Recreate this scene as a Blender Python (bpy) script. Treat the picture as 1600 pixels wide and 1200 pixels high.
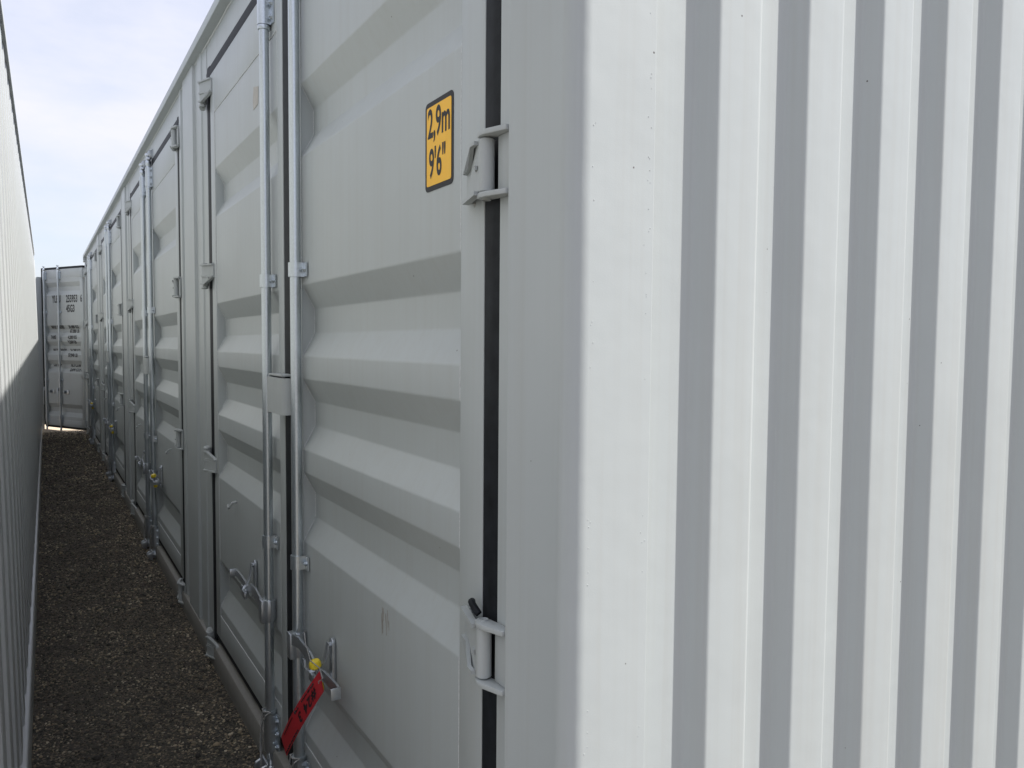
import bpy, bmesh, math, random
import numpy as np
from mathutils import Vector, Matrix
random.seed(7)
R = math.radians
scn = bpy.context.scene
COL = scn.collection
for o in list(bpy.data.objects):
    bpy.data.objects.remove(o)

# ------------------------------------------------------------------ camera
CAM_H = 1.498
YAW, PITCH, ROLL, FPX = 0.5634, 0.0518, 0.0078, 1170.3
cd = bpy.data.cameras.new('camera')
cam = bpy.data.objects.new('camera', cd)
COL.objects.link(cam)
cd.sensor_width = 36.0
cd.lens = 36.0 * FPX / 1600.0
cd.clip_start = 0.02
cd.clip_end = 2000
F0 = Vector((math.sin(YAW), math.cos(YAW), 0))
R0 = Vector((math.cos(YAW), -math.sin(YAW), 0))
Fv = F0 * math.cos(PITCH) + Vector((0, 0, -math.sin(PITCH)))
D0 = -F0 * math.sin(PITCH) + Vector((0, 0, -math.cos(PITCH)))
Rv = R0 * math.cos(ROLL) - D0 * math.sin(ROLL)
Dv = R0 * math.sin(ROLL) + D0 * math.cos(ROLL)
cam.matrix_world = Matrix(((Rv.x, -Dv.x, -Fv.x, 0), (Rv.y, -Dv.y, -Fv.y, 0), (Rv.z, -Dv.z, -Fv.z, CAM_H), (0, 0, 0, 1)))
scn.camera = cam
scn.render.resolution_x, scn.render.resolution_y = 1024, 768

# ------------------------------------------------------------------ world, sun, exposure
SUN_AZ, SUN_EL = R(62), R(62)
S = Vector((math.cos(SUN_EL) * math.sin(SUN_AZ), -math.cos(SUN_EL) * math.cos(SUN_AZ), math.sin(SUN_EL)))
world = bpy.data.worlds.new('World')
scn.world = world
world.use_nodes = True
wn, wl = world.node_tree.nodes, world.node_tree.links
wn.clear()
w_out = wn.new('ShaderNodeOutputWorld')
w_bg = wn.new('ShaderNodeBackground')
w_bg.inputs['Strength'].default_value = 0.1
sky = wn.new('ShaderNodeTexSky')
sky.sky_type = 'NISHITA'
sky.sun_disc = False
sky.sun_elevation = SUN_EL
sky.sun_rotation = math.atan2(S.x, S.y)
sky.dust_density = 2.0
tc = wn.new('ShaderNodeTexCoord')
mp = wn.new('ShaderNodeMapping')
mp.inputs['Scale'].default_value = (1.0, 1.0, 2.6)
n1 = wn.new('ShaderNodeTexNoise')
n1.inputs['Scale'].default_value = 2.6
n1.inputs['Detail'].default_value = 7
n1.inputs['Roughness'].default_value = 0.55
r1 = wn.new('ShaderNodeValToRGB')
r1.color_ramp.elements[0].position = 0.34
r1.color_ramp.elements[0].color = (0.48, 0.48, 0.48, 1)
r1.color_ramp.elements[1].position = 0.62
r1.color_ramp.elements[1].color = (0.97, 0.97, 0.97, 1)
mx = wn.new('ShaderNodeMix')
mx.data_type = 'RGBA'
CLOUD = (4.6, 4.62, 5.2, 1)
mx.inputs[7].default_value = CLOUD
wl.new(tc.outputs['Generated'], mp.inputs['Vector'])
wl.new(mp.outputs['Vector'], n1.inputs['Vector'])
wl.new(n1.outputs['Fac'], r1.inputs['Fac'])
wl.new(r1.outputs['Color'], mx.inputs[0])
wl.new(sky.outputs['Color'], mx.inputs[6])
wl.new(mx.outputs[2], w_bg.inputs['Color'])
wl.new(w_bg.outputs['Background'], w_out.inputs['Surface'])

sl = bpy.data.lights.new('sun', 'SUN')
sl.energy = 5.0
sl.angle = R(0.55)
sl.color = (1.0, 0.965, 0.915)
so = bpy.data.objects.new('sun', sl)
COL.objects.link(so)
so.rotation_euler = S.to_track_quat('Z', 'Y').to_euler()
so.location = (4, -6, 12)

scn.view_settings.view_transform = 'Standard'
scn.view_settings.look = 'None'
scn.view_settings.exposure = 1.05
scn.view_settings.gamma = 1.0
scn.view_settings.use_curve_mapping = False

# ------------------------------------------------------------------ materials
def new_mat(name):
    m = bpy.data.materials.new(name)
    m.use_nodes = True
    nt = m.node_tree
    return m, nt.nodes, nt.links, nt.nodes['Principled BSDF']

def ramp(N, stops):
    r = N.new('ShaderNodeValToRGB')
    e = r.color_ramp.elements
    while len(e) < len(stops):
        e.new(0.5)
    for i, (p, c) in enumerate(stops):
        e[i].position = p
        e[i].color = (*c, 1) if len(c) == 3 else c
    return r

def noise(N, L, scale, detail=4, rough=0.55, src=None, stretch=None):
    n = N.new('ShaderNodeTexNoise')
    n.inputs['Scale'].default_value = scale
    n.inputs['Detail'].default_value = detail
    n.inputs['Roughness'].default_value = rough
    if src is not None:
        if stretch:
            mpn = N.new('ShaderNodeMapping')
            mpn.inputs['Scale'].default_value = stretch
            L.new(src, mpn.inputs['Vector'])
            src = mpn.outputs['Vector']
        L.new(src, n.inputs['Vector'])
    return n

def mixc(N, L, fac, a, b, mode='MIX'):
    m = N.new('ShaderNodeMix')
    m.data_type = 'RGBA'
    m.blend_type = mode
    for sock, v in ((0, fac), (6, a), (7, b)):
        if hasattr(v, 'is_output'):
            L.new(v, m.inputs[sock])
        else:
            m.inputs[sock].default_value = v if sock == 0 else (*v, 1)
    return m.outputs[2]

def paint_mat(name, base, dust, rough=0.42, peel=0.05, specks=True):
    m, N, L, B = new_mat(name)
    pos = N.new('ShaderNodeNewGeometry').outputs['Position']
    big = noise(N, L, 1.7, 5, 0.6, pos)
    rb = ramp(N, [(0.35, (0, 0, 0)), (0.72, (1, 1, 1))])
    L.new(big.outputs['Fac'], rb.inputs['Fac'])
    streak = noise(N, L, 6.0, 6, 0.65, pos, (7.0, 7.0, 0.10))
    rs = ramp(N, [(0.45, (0, 0, 0)), (0.8, (1, 1, 1))])
    L.new(streak.outputs['Fac'], rs.inputs['Fac'])
    c1 = mixc(N, L, rb.outputs['Color'], base, tuple(x * 0.95 for x in base))
    mul = N.new('ShaderNodeMath')
    mul.operation = 'MULTIPLY'
    mul.inputs[1].default_value = 0.28
    L.new(rs.outputs['Color'], mul.inputs[0])
    c2 = mixc(N, L, mul.outputs[0], c1, dust)
    if specks:
        v = N.new('ShaderNodeTexVoronoi')
        v.inputs['Scale'].default_value = 26.0
        v.inputs['Randomness'].default_value = 1.0
        L.new(pos, v.inputs['Vector'])
        lt = N.new('ShaderNodeMath')
        lt.operation = 'LESS_THAN'
        lt.inputs[1].default_value = 0.045
        L.new(v.outputs['Distance'], lt.inputs[0])
        sep = N.new('ShaderNodeSeparateColor')
        L.new(v.outputs['Color'], sep.inputs[0])
        gt = N.new('ShaderNodeMath')
        gt.operation = 'GREATER_THAN'
        gt.inputs[1].default_value = 0.90
        L.new(sep.outputs[0], gt.inputs[0])
        mm = N.new('ShaderNodeMath')
        mm.operation = 'MULTIPLY'
        L.new(lt.outputs[0], mm.inputs[0])
        L.new(gt.outputs[0], mm.inputs[1])
        c2 = mixc(N, L, mm.outputs[0], c2, (0.10, 0.09, 0.085))
    L.new(c2, B.inputs['Base Color'])
    rr = N.new('ShaderNodeMapRange')
    rr.inputs['To Min'].default_value = rough - 0.06
    rr.inputs['To Max'].default_value = rough + 0.12
    L.new(big.outputs['Fac'], rr.inputs['Value'])
    L.new(rr.outputs[0], B.inputs['Roughness'])
    pe = noise(N, L, 420.0, 2, 0.5, pos)
    wv = noise(N, L, 6.0, 3, 0.5, pos)
    b1 = N.new('ShaderNodeBump')
    b1.inputs['Strength'].default_value = peel
    b1.inputs['Distance'].default_value = 0.002
    L.new(pe.outputs['Fac'], b1.inputs['Height'])
    b2 = N.new('ShaderNodeBump')
    b2.inputs['Strength'].default_value = 0.16
    b2.inputs['Distance'].default_value = 0.01
    L.new(wv.outputs['Fac'], b2.inputs['Height'])
    L.new(b1.outputs['Normal'], b2.inputs['Normal'])
    L.new(b2.outputs['Normal'], B.inputs['Normal'])
    return m

M = {}
M['paint'] = paint_mat('grey_container_paint', (0.437, 0.470, 0.470), (0.36, 0.355, 0.325))
M['paint_far'] = paint_mat('white_container_paint', (0.445, 0.462, 0.460), (0.40, 0.39, 0.365), rough=0.28, specks=False)
M['rail_darkened'] = paint_mat('darkened_rail_paint', (0.25, 0.245, 0.225), (0.13, 0.115, 0.09), 0.7, 0.3)  # darker, browner rail colour, painted in to offset sky light on its ledge
M['hinge'] = paint_mat('painted_hinge_steel', (0.42, 0.448, 0.448), (0.30, 0.30, 0.27), 0.5, 0.25)

def galv_mat(name, base, rough, metal=0.85):
    m, N, L, B = new_mat(name)
    pos = N.new('ShaderNodeTexCoord').outputs['Object']
    n = noise(N, L, 160.0, 3, 0.6, pos)
    r = ramp(N, [(0.3, tuple(x * 0.93 for x in base)), (0.7, tuple(min(1, x * 1.05) for x in base))])
    L.new(n.outputs['Fac'], r.inputs['Fac'])
    st = noise(N, L, 30.0, 4, 0.6, pos, (6, 6, 0.3))
    rs = ramp(N, [(0.5, (0, 0, 0)), (0.85, (0.16, 0.16, 0.16))])
    L.new(st.outputs['Fac'], rs.inputs['Fac'])
    c = mixc(N, L, rs.outputs['Color'], r.outputs['Color'], tuple(x * 0.6 for x in base))
    L.new(c, B.inputs['Base Color'])
    B.inputs['Metallic'].default_value = metal
    mr = N.new('ShaderNodeMapRange')
    mr.inputs['To Min'].default_value = rough - 0.04
    mr.inputs['To Max'].default_value = rough + 0.06
    L.new(n.outputs['Fac'], mr.inputs['Value'])
    L.new(mr.outputs[0], B.inputs['Roughness'])
    return m
M['galv'] = galv_mat('galvanised_steel', (0.60, 0.645, 0.68), 0.30, 0.95)
M['bolt'] = galv_mat('zinc_bolt', (0.42, 0.44, 0.46), 0.4)
M['steel'] = galv_mat('cast_steel', (0.5, 0.53, 0.56), 0.32)

def plain(name, col, rough=0.6, var=0.12, scale=40, metal=0.0, bump=0.0):
    m, N, L, B = new_mat(name)
    pos = N.new('ShaderNodeTexCoord').outputs['Object']
    n = noise(N, L, scale, 4, 0.6, pos)
    r = ramp(N, [(0.3, tuple(x * (1 - var) for x in col)), (0.7, tuple(min(1, x * (1 + var)) for x in col))])
    L.new(n.outputs['Fac'], r.inputs['Fac'])
    L.new(r.outputs['Color'], B.inputs['Base Color'])
    B.inputs['Roughness'].default_value = rough
    B.inputs['Metallic'].default_value = metal
    if bump:
        b = N.new('ShaderNodeBump')
        b.inputs['Strength'].default_value = bump
        b.inputs['Distance'].default_value = 0.003
        L.new(n.outputs['Fac'], b.inputs['Height'])
        L.new(b.outputs['Normal'], B.inputs['Normal'])
    return m
M['rubber'] = plain('black_rubber', (0.014, 0.016, 0.019), 0.55, 0.35, 25, 0, 0.15)
M['rubber'].node_tree.nodes['Principled BSDF'].inputs['Specular IOR Level'].default_value = 0.16
M['yellow'] = plain('yellow_sticker', (0.93, 0.50, 0.012), 0.4, 0.03, 20)
M['black'] = plain('black_print', (0.022, 0.022, 0.025), 0.45, 0.1)
M['black'].node_tree.nodes['Principled BSDF'].inputs['Specular IOR Level'].default_value = 0.2
M['lettering'] = plain('dark_stencil_paint', (0.035, 0.037, 0.04), 0.5, 0.25, 60)
M['red'] = plain('red_vinyl', (0.46, 0.018, 0.028), 0.45, 0.08, 60)
M['seal'] = plain('yellow_plastic', (0.80, 0.62, 0.03), 0.35, 0.06, 60)
M['paper'] = plain('paper_label', (0.45, 0.43, 0.39), 0.7, 0.1, 50)
M['cable'] = plain('wire_rope', (0.38, 0.38, 0.37), 0.5, 0.45, 500, 0.4, 0.6)
M['weld'] = plain('painted_weld', (0.55, 0.57, 0.57), 0.45, 0.15, 200, 0, 0.4)
M['rust'] = plain('rust_scratch', (0.34, 0.315, 0.28), 0.8, 0.2, 80)
M['interior'] = plain('dark_floor', (0.05, 0.04, 0.03), 0.8)

def ground_mat():
    m, N, L, B = new_mat('gravel_ground')
    pos = N.new('ShaderNodeNewGeometry').outputs['Position']
    v = N.new('ShaderNodeTexVoronoi')
    v.inputs['Scale'].default_value = 130
    L.new(pos, v.inputs['Vector'])
    sep = N.new('ShaderNodeSeparateColor')
    L.new(v.outputs['Color'], sep.inputs[0])
    r = ramp(N, [(0.0, (0.018, 0.018, 0.015)), (0.45, (0.048, 0.045, 0.037)), (0.78, (0.11, 0.097, 0.073)), (0.95, (0.32, 0.25, 0.16))])
    L.new(sep.outputs[0], r.inputs['Fac'])
    n = noise(N, L, 2.2, 5, 0.6, pos)
    rn = ramp(N, [(0.35, (0, 0, 0)), (0.7, (1, 1, 1))])
    L.new(n.outputs['Fac'], rn.inputs['Fac'])
    c = mixc(N, L, rn.outputs['Color'], r.outputs['Color'], (0.075, 0.065, 0.052))
    # paler sandy ground beyond the passage, with its sunlight put into the colour
    sp = N.new('ShaderNodeSeparateXYZ')
    L.new(pos, sp.inputs[0])
    ny = noise(N, L, 1.3, 4, 0.6, pos)
    ad = N.new('ShaderNodeMath')
    ad.operation = 'ADD'
    L.new(sp.outputs['Y'], ad.inputs[0])
    L.new(ny.outputs['Fac'], ad.inputs[1])
    mr = N.new('ShaderNodeMapRange')
    mr.inputs['From Min'].default_value = 13.6
    mr.inputs['From Max'].default_value = 15.2
    L.new(ad.outputs[0], mr.inputs['Value'])
    sunlit_ground = mixc(N, L, n.outputs['Fac'], (0.34, 0.27, 0.19), (0.44, 0.36, 0.27))
    c = mixc(N, L, mr.outputs[0], c, sunlit_ground)
    L.new(c, B.inputs['Base Color'])
    B.inputs['Roughness'].default_value = 0.9
    b = N.new('ShaderNodeBump')
    b.inputs['Strength'].default_value = 0.7
    b.inputs['Distance'].default_value = 0.006
    L.new(v.outputs['Distance'], b.inputs['Height'])
    L.new(b.outputs['Normal'], B.inputs['Normal'])
    return m
M['ground'] = ground_mat()

def stone_mat():
    m, N, L, B = new_mat('gravel_stone')
    g = N.new('ShaderNodeNewGeometry')
    r = ramp(N, [(0.0, (0.026, 0.026, 0.022)), (0.42, (0.075, 0.071, 0.058)), (0.66, (0.17, 0.152, 0.112)), (0.84, (0.36, 0.285, 0.185)), (1.0, (0.60, 0.52, 0.39))])
    L.new(g.outputs['Random Per Island'], r.inputs['Fac'])
    n = noise(N, L, 300, 3, 0.6, g.outputs['Position'])
    big = noise(N, L, 2.6, 4, 0.6, g.outputs['Position'])
    rb = ramp(N, [(0.42, (0.05, 0.05, 0.05)), (0.62, (0.72, 0.72, 0.72))])
    L.new(big.outputs['Fac'], rb.inputs['Fac'])
    c = mixc(N, L, rb.outputs['Color'], r.outputs['Color'], (0.04, 0.035, 0.029))
    L.new(c, B.inputs['Base Color'])
    B.inputs['Roughness'].default_value = 0.85
    return m
M['stone'] = stone_mat()

# ------------------------------------------------------------------ mesh helpers
class MB:
    def __init__(self):
        self.bm = bmesh.new()

    def box(self, x0, x1, y0, y1, z0, z1, bev=0.0, seg=2):
        t = bmesh.new()
        bmesh.ops.create_cube(t, size=1.0)
        for v in t.verts:
            v.co = Vector(((x0 + x1) / 2 + v.co.x * (x1 - x0), (y0 + y1) / 2 + v.co.y * (y1 - y0), (z0 + z1) / 2 + v.co.z * (z1 - z0)))
        if bev:
            bmesh.ops.bevel(t, geom=t.edges[:], offset=bev, segments=seg, profile=0.5, affect='EDGES')
        self.merge(t)
        return self

    def merge(self, t):
        vm = {v: self.bm.verts.new(v.co) for v in t.verts}
        for f in t.faces:
            try:
                self.bm.faces.new([vm[v] for v in f.verts])
            except ValueError:
                pass
        t.free()

    def prism(self, poly, fn, a0, a1, bev=0.0):
        """poly: 2-D outline; fn(u, v, a) gives the point; a runs from a0 to a1."""
        t = bmesh.new()
        b = [t.verts.new(fn(u, v, a0)) for u, v in poly]
        c = [t.verts.new(fn(u, v, a1)) for u, v in poly]
        n = len(poly)
        t.faces.new(b)
        t.faces.new(c[::-1])
        for i in range(n):
            t.faces.new((b[i], b[(i + 1) % n], c[(i + 1) % n], c[i]))
        if bev:
            bmesh.ops.bevel(t, geom=t.edges[:], offset=bev, segments=2, profile=0.5, affect='EDGES')
        self.merge(t)
        return self

    def sheet(self, prof, fn, stops):
        rows = [[self.bm.verts.new(fn(u, v, a)) for u, v in prof] for a in stops]
        for j in range(len(stops) - 1):
            for i in range(len(prof) - 1):
                self.bm.faces.new((rows[j][i], rows[j][i + 1], rows[j + 1][i + 1], rows[j + 1][i]))
        return self

    def lathe(self, cx, cy, prof, seg=16):
        rings = []
        for r, z in prof:
            if r <= 1e-6:
                rings.append([self.bm.verts.new((cx, cy, z))])
            else:
                rings.append([self.bm.verts.new((cx + r * math.cos(2 * math.pi * k / seg), cy + r * math.sin(2 * math.pi * k / seg), z)) for k in range(seg)])
        for a, b in zip(rings, rings[1:]):
            for k in range(seg):
                k2 = (k + 1) % seg
                if len(a) == 1 and len(b) > 1:
                    self.bm.faces.new((a[0], b[k2], b[k]))
                elif len(b) == 1 and len(a) > 1:
                    self.bm.faces.new((a[k], a[k2], b[0]))
                elif len(a) > 1:
                    self.bm.faces.new((a[k], a[k2], b[k2], b[k]))
        return self

    def tube(self, pts, r, seg=8, flat=1.0):
        pts = [Vector(p) for p in pts]
        rings = []
        for i, p in enumerate(pts):
            d = (pts[min(i + 1, len(pts) - 1)] - pts[max(i - 1, 0)]).normalized()
            up = Vector((0, 0, 1)) if abs(d.z) < 0.9 else Vector((1, 0, 0))
            a = d.cross(up).normalized()
            b = d.cross(a).normalized()
            rings.append([self.bm.verts.new(p + a * (r * flat * math.cos(2 * math.pi * k / seg)) + b * (r * math.sin(2 * math.pi * k / seg))) for k in range(seg)])
        for a, b in zip(rings, rings[1:]):
            for k in range(seg):
                self.bm.faces.new((a[k], a[(k + 1) % seg], b[(k + 1) % seg], b[k]))
        self.bm.faces.new(rings[0][::-1])
        self.bm.faces.new(rings[-1])
        return self

    def mesh(self, name, mat, mirror=False, sharp=35):
        if mirror:
            for v in self.bm.verts:
                v.co.y = -v.co.y
        bmesh.ops.recalc_face_normals(self.bm, faces=self.bm.faces[:])
        me = bpy.data.meshes.new(name)
        self.bm.to_mesh(me)
        self.bm.free()
        me.materials.append(M[mat])
        me.polygons.foreach_set('use_smooth', [True] * len(me.polygons))
        me.set_sharp_from_angle(angle=R(sharp))
        return me

def put(name, me, parent=None, loc=(0, 0, 0), rot=(0, 0, 0)):
    o = bpy.data.objects.new(name, me)
    COL.objects.link(o)
    o.parent = parent
    o.location = loc
    o.rotation_euler = rot
    return o

def thing(o, label, cat, group=None):
    o['label'] = label
    o['category'] = cat
    if group:
        o['group'] = group
    return o

def fillet(pts, r, n=4):
    out = [pts[0]]
    for i in range(1, len(pts) - 1):
        p, a, b = Vector(pts[i]), Vector(pts[i - 1]), Vector(pts[i + 1])
        da, db = (a - p), (b - p)
        la, lb = da.length, db.length
        if la < 1e-6 or lb < 1e-6:
            continue
        da /= la
        db /= lb
        ang = math.acos(max(-1, min(1, da.dot(db))))
        if ang > 3.1:
            out.append(tuple(p))
            continue
        t = min(r / math.tan(ang / 2), la * 0.45, lb * 0.45)
        q0, q1 = p + da * t, p + db * t
        for k in range(n + 1):
            s = k / n
            out.append(tuple(q0.lerp(p, s).lerp(p.lerp(q1, s), s)))
    out.append(pts[-1])
    return out

def text_mesh(name, txt, size, mat, bold=0.0, xscale=1.0, spacing=1.0, depth=0.0006):
    cu = bpy.data.curves.new(name, 'FONT')
    cu.body = txt
    cu.size = size
    cu.offset = bold
    cu.extrude = depth
    cu.space_character = spacing
    cu.resolution_u = 4
    cu.align_x = 'LEFT'
    o = bpy.data.objects.new(name, cu)
    COL.objects.link(o)
    dg = bpy.context.evaluated_depsgraph_get()
    me = bpy.data.meshes.new_from_object(o.evaluated_get(dg))
    bpy.data.objects.remove(o)
    bpy.data.curves.remove(cu)
    me.name = name
    for v in me.vertices:
        v.co.x *= xscale
    me.materials.clear()
    me.materials.append(M[mat])
    return me

def wall_text(name, me, parent, x, y, z, lean=0.0):
    """text read from outside a door leaf whose face looks along -x: text runs towards -y, up is z."""
    o = put(name, me, parent)
    m = Matrix(((0, 0, -1, 0), (-1, 0, 0, 0), (0, 1, 0, 0), (0, 0, 0, 1)))
    if lean:
        m = Matrix.Rotation(lean, 4, 'Y') @ m
    o.matrix_local = Matrix.Translation((x, y, z)) @ m
    return o

# ------------------------------------------------------------------ ground
def build_ground():
    mb = MB()
    xs = [-400, -30, -4, 0, 4, 30, 400]
    ys = [-400, -30, 0, 8, 16, 40, 400]
    vs = [[mb.bm.verts.new((x, y, 0)) for x in xs] for y in ys]
    for j in range(len(ys) - 1):
        for i in range(len(xs) - 1):
            mb.bm.faces.new((vs[j][i], vs[j][i + 1], vs[j + 1][i + 1], vs[j + 1][i]))
    g = put('ground', mb.mesh('ground', 'ground'))
    g['kind'] = 'structure'
build_ground()

def build_gravel():
    rng = np.random.default_rng(3)
    t = bmesh.new()
    bmesh.ops.create_icosphere(t, subdivisions=1, radius=1.0)
    base = np.array([v.co for v in t.verts])
    faces = np.array([[v.index for v in f.verts] for f in t.faces])
    t.free()
    P, Rr = [], []
    def scatter(n, y0, y1, rmin, rmax, x0=-0.09, x1=0.66, pw=2.2):
        P.append(np.stack([rng.uniform(x0, x1, n), rng.uniform(y0, y1, n), np.zeros(n)], 1))
        Rr.append(rmin + (rmax - rmin) * rng.random(n) ** pw)
    scatter(17000, 2.0, 4.6, 0.0020, 0.0068)
    scatter(15000, 4.6, 8.5, 0.0028, 0.0085)
    scatter(9000, 8.5, 14.5, 0.004, 0.013)
    scatter(260, 2.2, 9.0, 0.008, 0.015, pw=1.5)
    P, Rr = np.concatenate(P), np.concatenate(Rr)
    n = len(P)
    ax = rng.uniform(0.6, 1.35, (n, 3))
    ax[:, 2] *= 0.6
    ang = rng.uniform(0, 2 * math.pi, n)
    jit = 1 + rng.uniform(-0.25, 0.25, (n, len(base), 1))
    V = base[None] * jit * ax[:, None, :] * Rr[:, None, None]
    c, s = np.cos(ang)[:, None], np.sin(ang)[:, None]
    X = V[:, :, 0] * c - V[:, :, 1] * s
    Y = V[:, :, 0] * s + V[:, :, 1] * c
    V = np.stack([X, Y, V[:, :, 2]], 2) + P[:, None, :]
    V[:, :, 2] += (Rr * 0.18)[:, None]
    nv, nf = n * len(base), n * len(faces)
    F = (faces[None] + (np.arange(n) * len(base))[:, None, None]).reshape(-1)
    me = bpy.data.meshes.new('gravel')
    me.vertices.add(nv)
    me.vertices.foreach_set('co', V.reshape(-1).astype(np.float32))
    me.loops.add(nf * 3)
    me.loops.foreach_set('vertex_index', F.astype(np.int32))
    me.polygons.add(nf)
    me.polygons.foreach_set('loop_start', (np.arange(nf) * 3).astype(np.int32))
    me.polygons.foreach_set('loop_total', np.full(nf, 3, np.int32))
    me.update(calc_edges=True)
    me.materials.append(M['stone'])
    o = put('gravel', me)
    o['kind'] = 'stuff'
    o['label'] = 'loose dark gravel on the ground of the narrow passage'
build_gravel()

# ------------------------------------------------------------------ container with side doors
DX = 0.672          # plane of the side doors
D2 = 0.876          # plane of the corrugated end wall
YEND = 14.0         # far end
RX = 0.634          # outer face of the rails
PX = 0.655          # outer face of the corner posts
SC = DX / 0.6343
def zs(z):
    return CAM_H + SC * (z - CAM_H)
H = 2.896
DOOR_B, DOOR_T = 0.150, 2.690
BAY = 3.2068 * SC
NEAR_H, NEAR_W = 1.160, 1.220       # hinge edge and width of the near leaf of each pair
FAR_H, FAR_W = 3.6126, 1.1666
RECESS = [(zs(c) - 0.107, zs(c) + 0.107) for c in (2.122, 1.563, 1.297, 1.030, 0.472)]
DEPTH = 0.040

def panel_profile(recesses, z0, z1, depth, slope=0.070, face=0.002):
    pts = [(face, z0)]
    for a, b in sorted(recesses):
        pts += [(face, a), (depth, a + slope), (depth, b - slope), (face, b)]
    pts.append((face, z1))
    return pts

con = bpy.data.objects.new('shipping_container', None)
COL.objects.link(con)
con.location = (DX, D2, 0)
thing(con, 'long light grey container with side doors along the passage and a sunlit corrugated end wall', 'shipping container')
def cx(X):
    return X - DX
def cy(Y):
    return Y - D2

# end wall: vertical corrugations seen round the corner
def end_wall(y_face, sign, depth=0.028, period=0.2264):
    pts = []
    n = 0.949
    pts.append((0.80, y_face + sign * depth))
    while n < 2.98:
        pts += [(n - 0.026, y_face + sign * depth), (n, y_face), (n + 0.103, y_face), (n + 0.121, y_face + sign * depth)]
        n += period
    pts.append((3.05, y_face + sign * depth))
    return fillet(pts, 0.015, 6)
m = MB().sheet(end_wall(D2, 1), lambda u, v, a: (cx(u), cy(v), a), [0.14, 1.0, 1.9, 2.80]).mesh('end_wall', 'paint')
put('end_wall', m, con)

def corner_post_near():
    # outline (X, Y) of the near corner post that carries the hinges
    pts = [(0.700, 1.0995), (0.668, 1.0995), (0.668, 1.0525), (PX, 1.0525), (PX, D2 + 0.0), (0.813, D2), (0.813, D2 + 0.055), (0.80, D2 + 0.055), (0.80, 0.94), (0.73, 1.0995)]
    core = pts[:3]
    arc = []
    r = 0.032
    for k in range(13):
        a = math.pi + (math.pi / 2) * k / 12
        arc.append((PX + r + r * math.cos(a), D2 + r + r * math.sin(a)))
    lip = [(PX + 0.002, 1.0525), (PX - 0.0012, 1.0505), (PX - 0.0014, 1.0475), (PX, 1.0450)]
    lip2 = [(0.810, D2), (0.813, D2 + 0.003)]
    return core + lip + arc + lip2 + pts[6:]
m = MB().prism([(cx(a), cy(b)) for a, b in corner_post_near()], lambda u, v, a: (u, v, a), 0.119, 2.777).mesh('corner_post', 'paint', sharp=40)
put('corner_post', m, con)
m = MB().box(cx(PX), cx(0.813), cy(YEND - 0.17), cy(YEND), 0.119, 2.777, 0.008).mesh('corner_post', 'paint')
put('corner_post', m, con)
for yy in (D2, YEND - 0.17):
    m = MB().box(cx(2.94), cx(3.09), cy(yy), cy(yy + 0.17), 0.119, 2.777, 0.01).mesh('corner_post', 'paint')
    put('corner_post', m, con)

def casting():
    mb = MB()
    # block with an oval hole on its outer faces, built from four bars and a dark core
    mb.box(0.0, 0.178, 0.0, 0.162, 0.0, 0.03, 0.004)
    mb.box(0.0, 0.178, 0.0, 0.162, 0.088, 0.118, 0.004)
    mb.box(0.0, 0.178, 0.0, 0.045, 0.0302, 0.0878)
    mb.box(0.0, 0.178, 0.117, 0.162, 0.0302, 0.0878)
    mb.box(0.02, 0.158, 0.0452, 0.1168, 0.0302, 0.0878)
    return mb.mesh('corner_casting', 'paint')
cast = casting()
for X in (RX, 2.915):
    for Y in (D2 - 0.006, YEND - 0.156):
        for Z in (0.0, H - 0.118):
            put('corner_casting', cast, con, (cx(X), cy(Y), Z))

sp_ = MB()
for n_, cnt in ((0.692, 26), (0.800, 36)):
    zc = [random.uniform(0.6, 2.4) for _ in range(9)]
    for _ in range(cnt):
        z_ = random.choice(zc) + random.gauss(0, 0.05)
        r_ = random.uniform(0.0005, 0.0010)
        x_ = n_ + random.gauss(0, 0.003)
        sp_.prism([(r_ * math.cos(k * math.pi / 3), r_ * 1.4 * math.sin(k * math.pi / 3)) for k in range(6)], lambda u, v, a: (cx(x_) + u * (1 - a * 900), cy(D2) - a, z_ + v * (1 - a * 900)), -0.0002, 0.0005)
spm = sp_.mesh('weld_spatter', 'paint')
put('weld_spatter', spm, con)['kind'] = 'stuff'

# top side rail: lipped channel that overhangs the doors
LIP = 2.852
mb = MB().box(cx(RX), cx(0.735), cy(D2 + 0.158), cy(YEND - 0.158), LIP, H - 0.002, 0.004)
put('top_rail', mb.mesh('top_rail', 'paint'), con)
mb = MB().box(cx(0.6755), cx(0.72), cy(1.0996), cy(YEND - 0.172), 2.735, LIP - 0.001)
put('door_header', mb.mesh('door_header', 'paint'), con)
# weld bead under the rail
pts = []
y = 1.12
while y < YEND - 0.2:
    pts.append((cx(0.674) + random.uniform(-0.0012, 0.0012), cy(y), LIP - 0.003 + random.uniform(-0.0012, 0.001)))
    y += 0.045
put('weld_bead', MB().tube(pts, 0.0038, 6).mesh('weld_bead', 'weld'), con)

# bottom rail and door sill
mb = MB().box(cx(0.654), cx(0.70), cy(D2 + 0.158), cy(YEND - 0.158), -0.02, 0.100, 0.010)
put('bottom_rail', mb.mesh('bottom_rail', 'rail_darkened'), con)
mb = MB().box(cx(0.690), cx(0.74), cy(D2 + 0.18), cy(YEND - 0.172), 0.1005, 0.128)
put('door_sill', mb.mesh('door_sill', 'rubber'), con)

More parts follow.
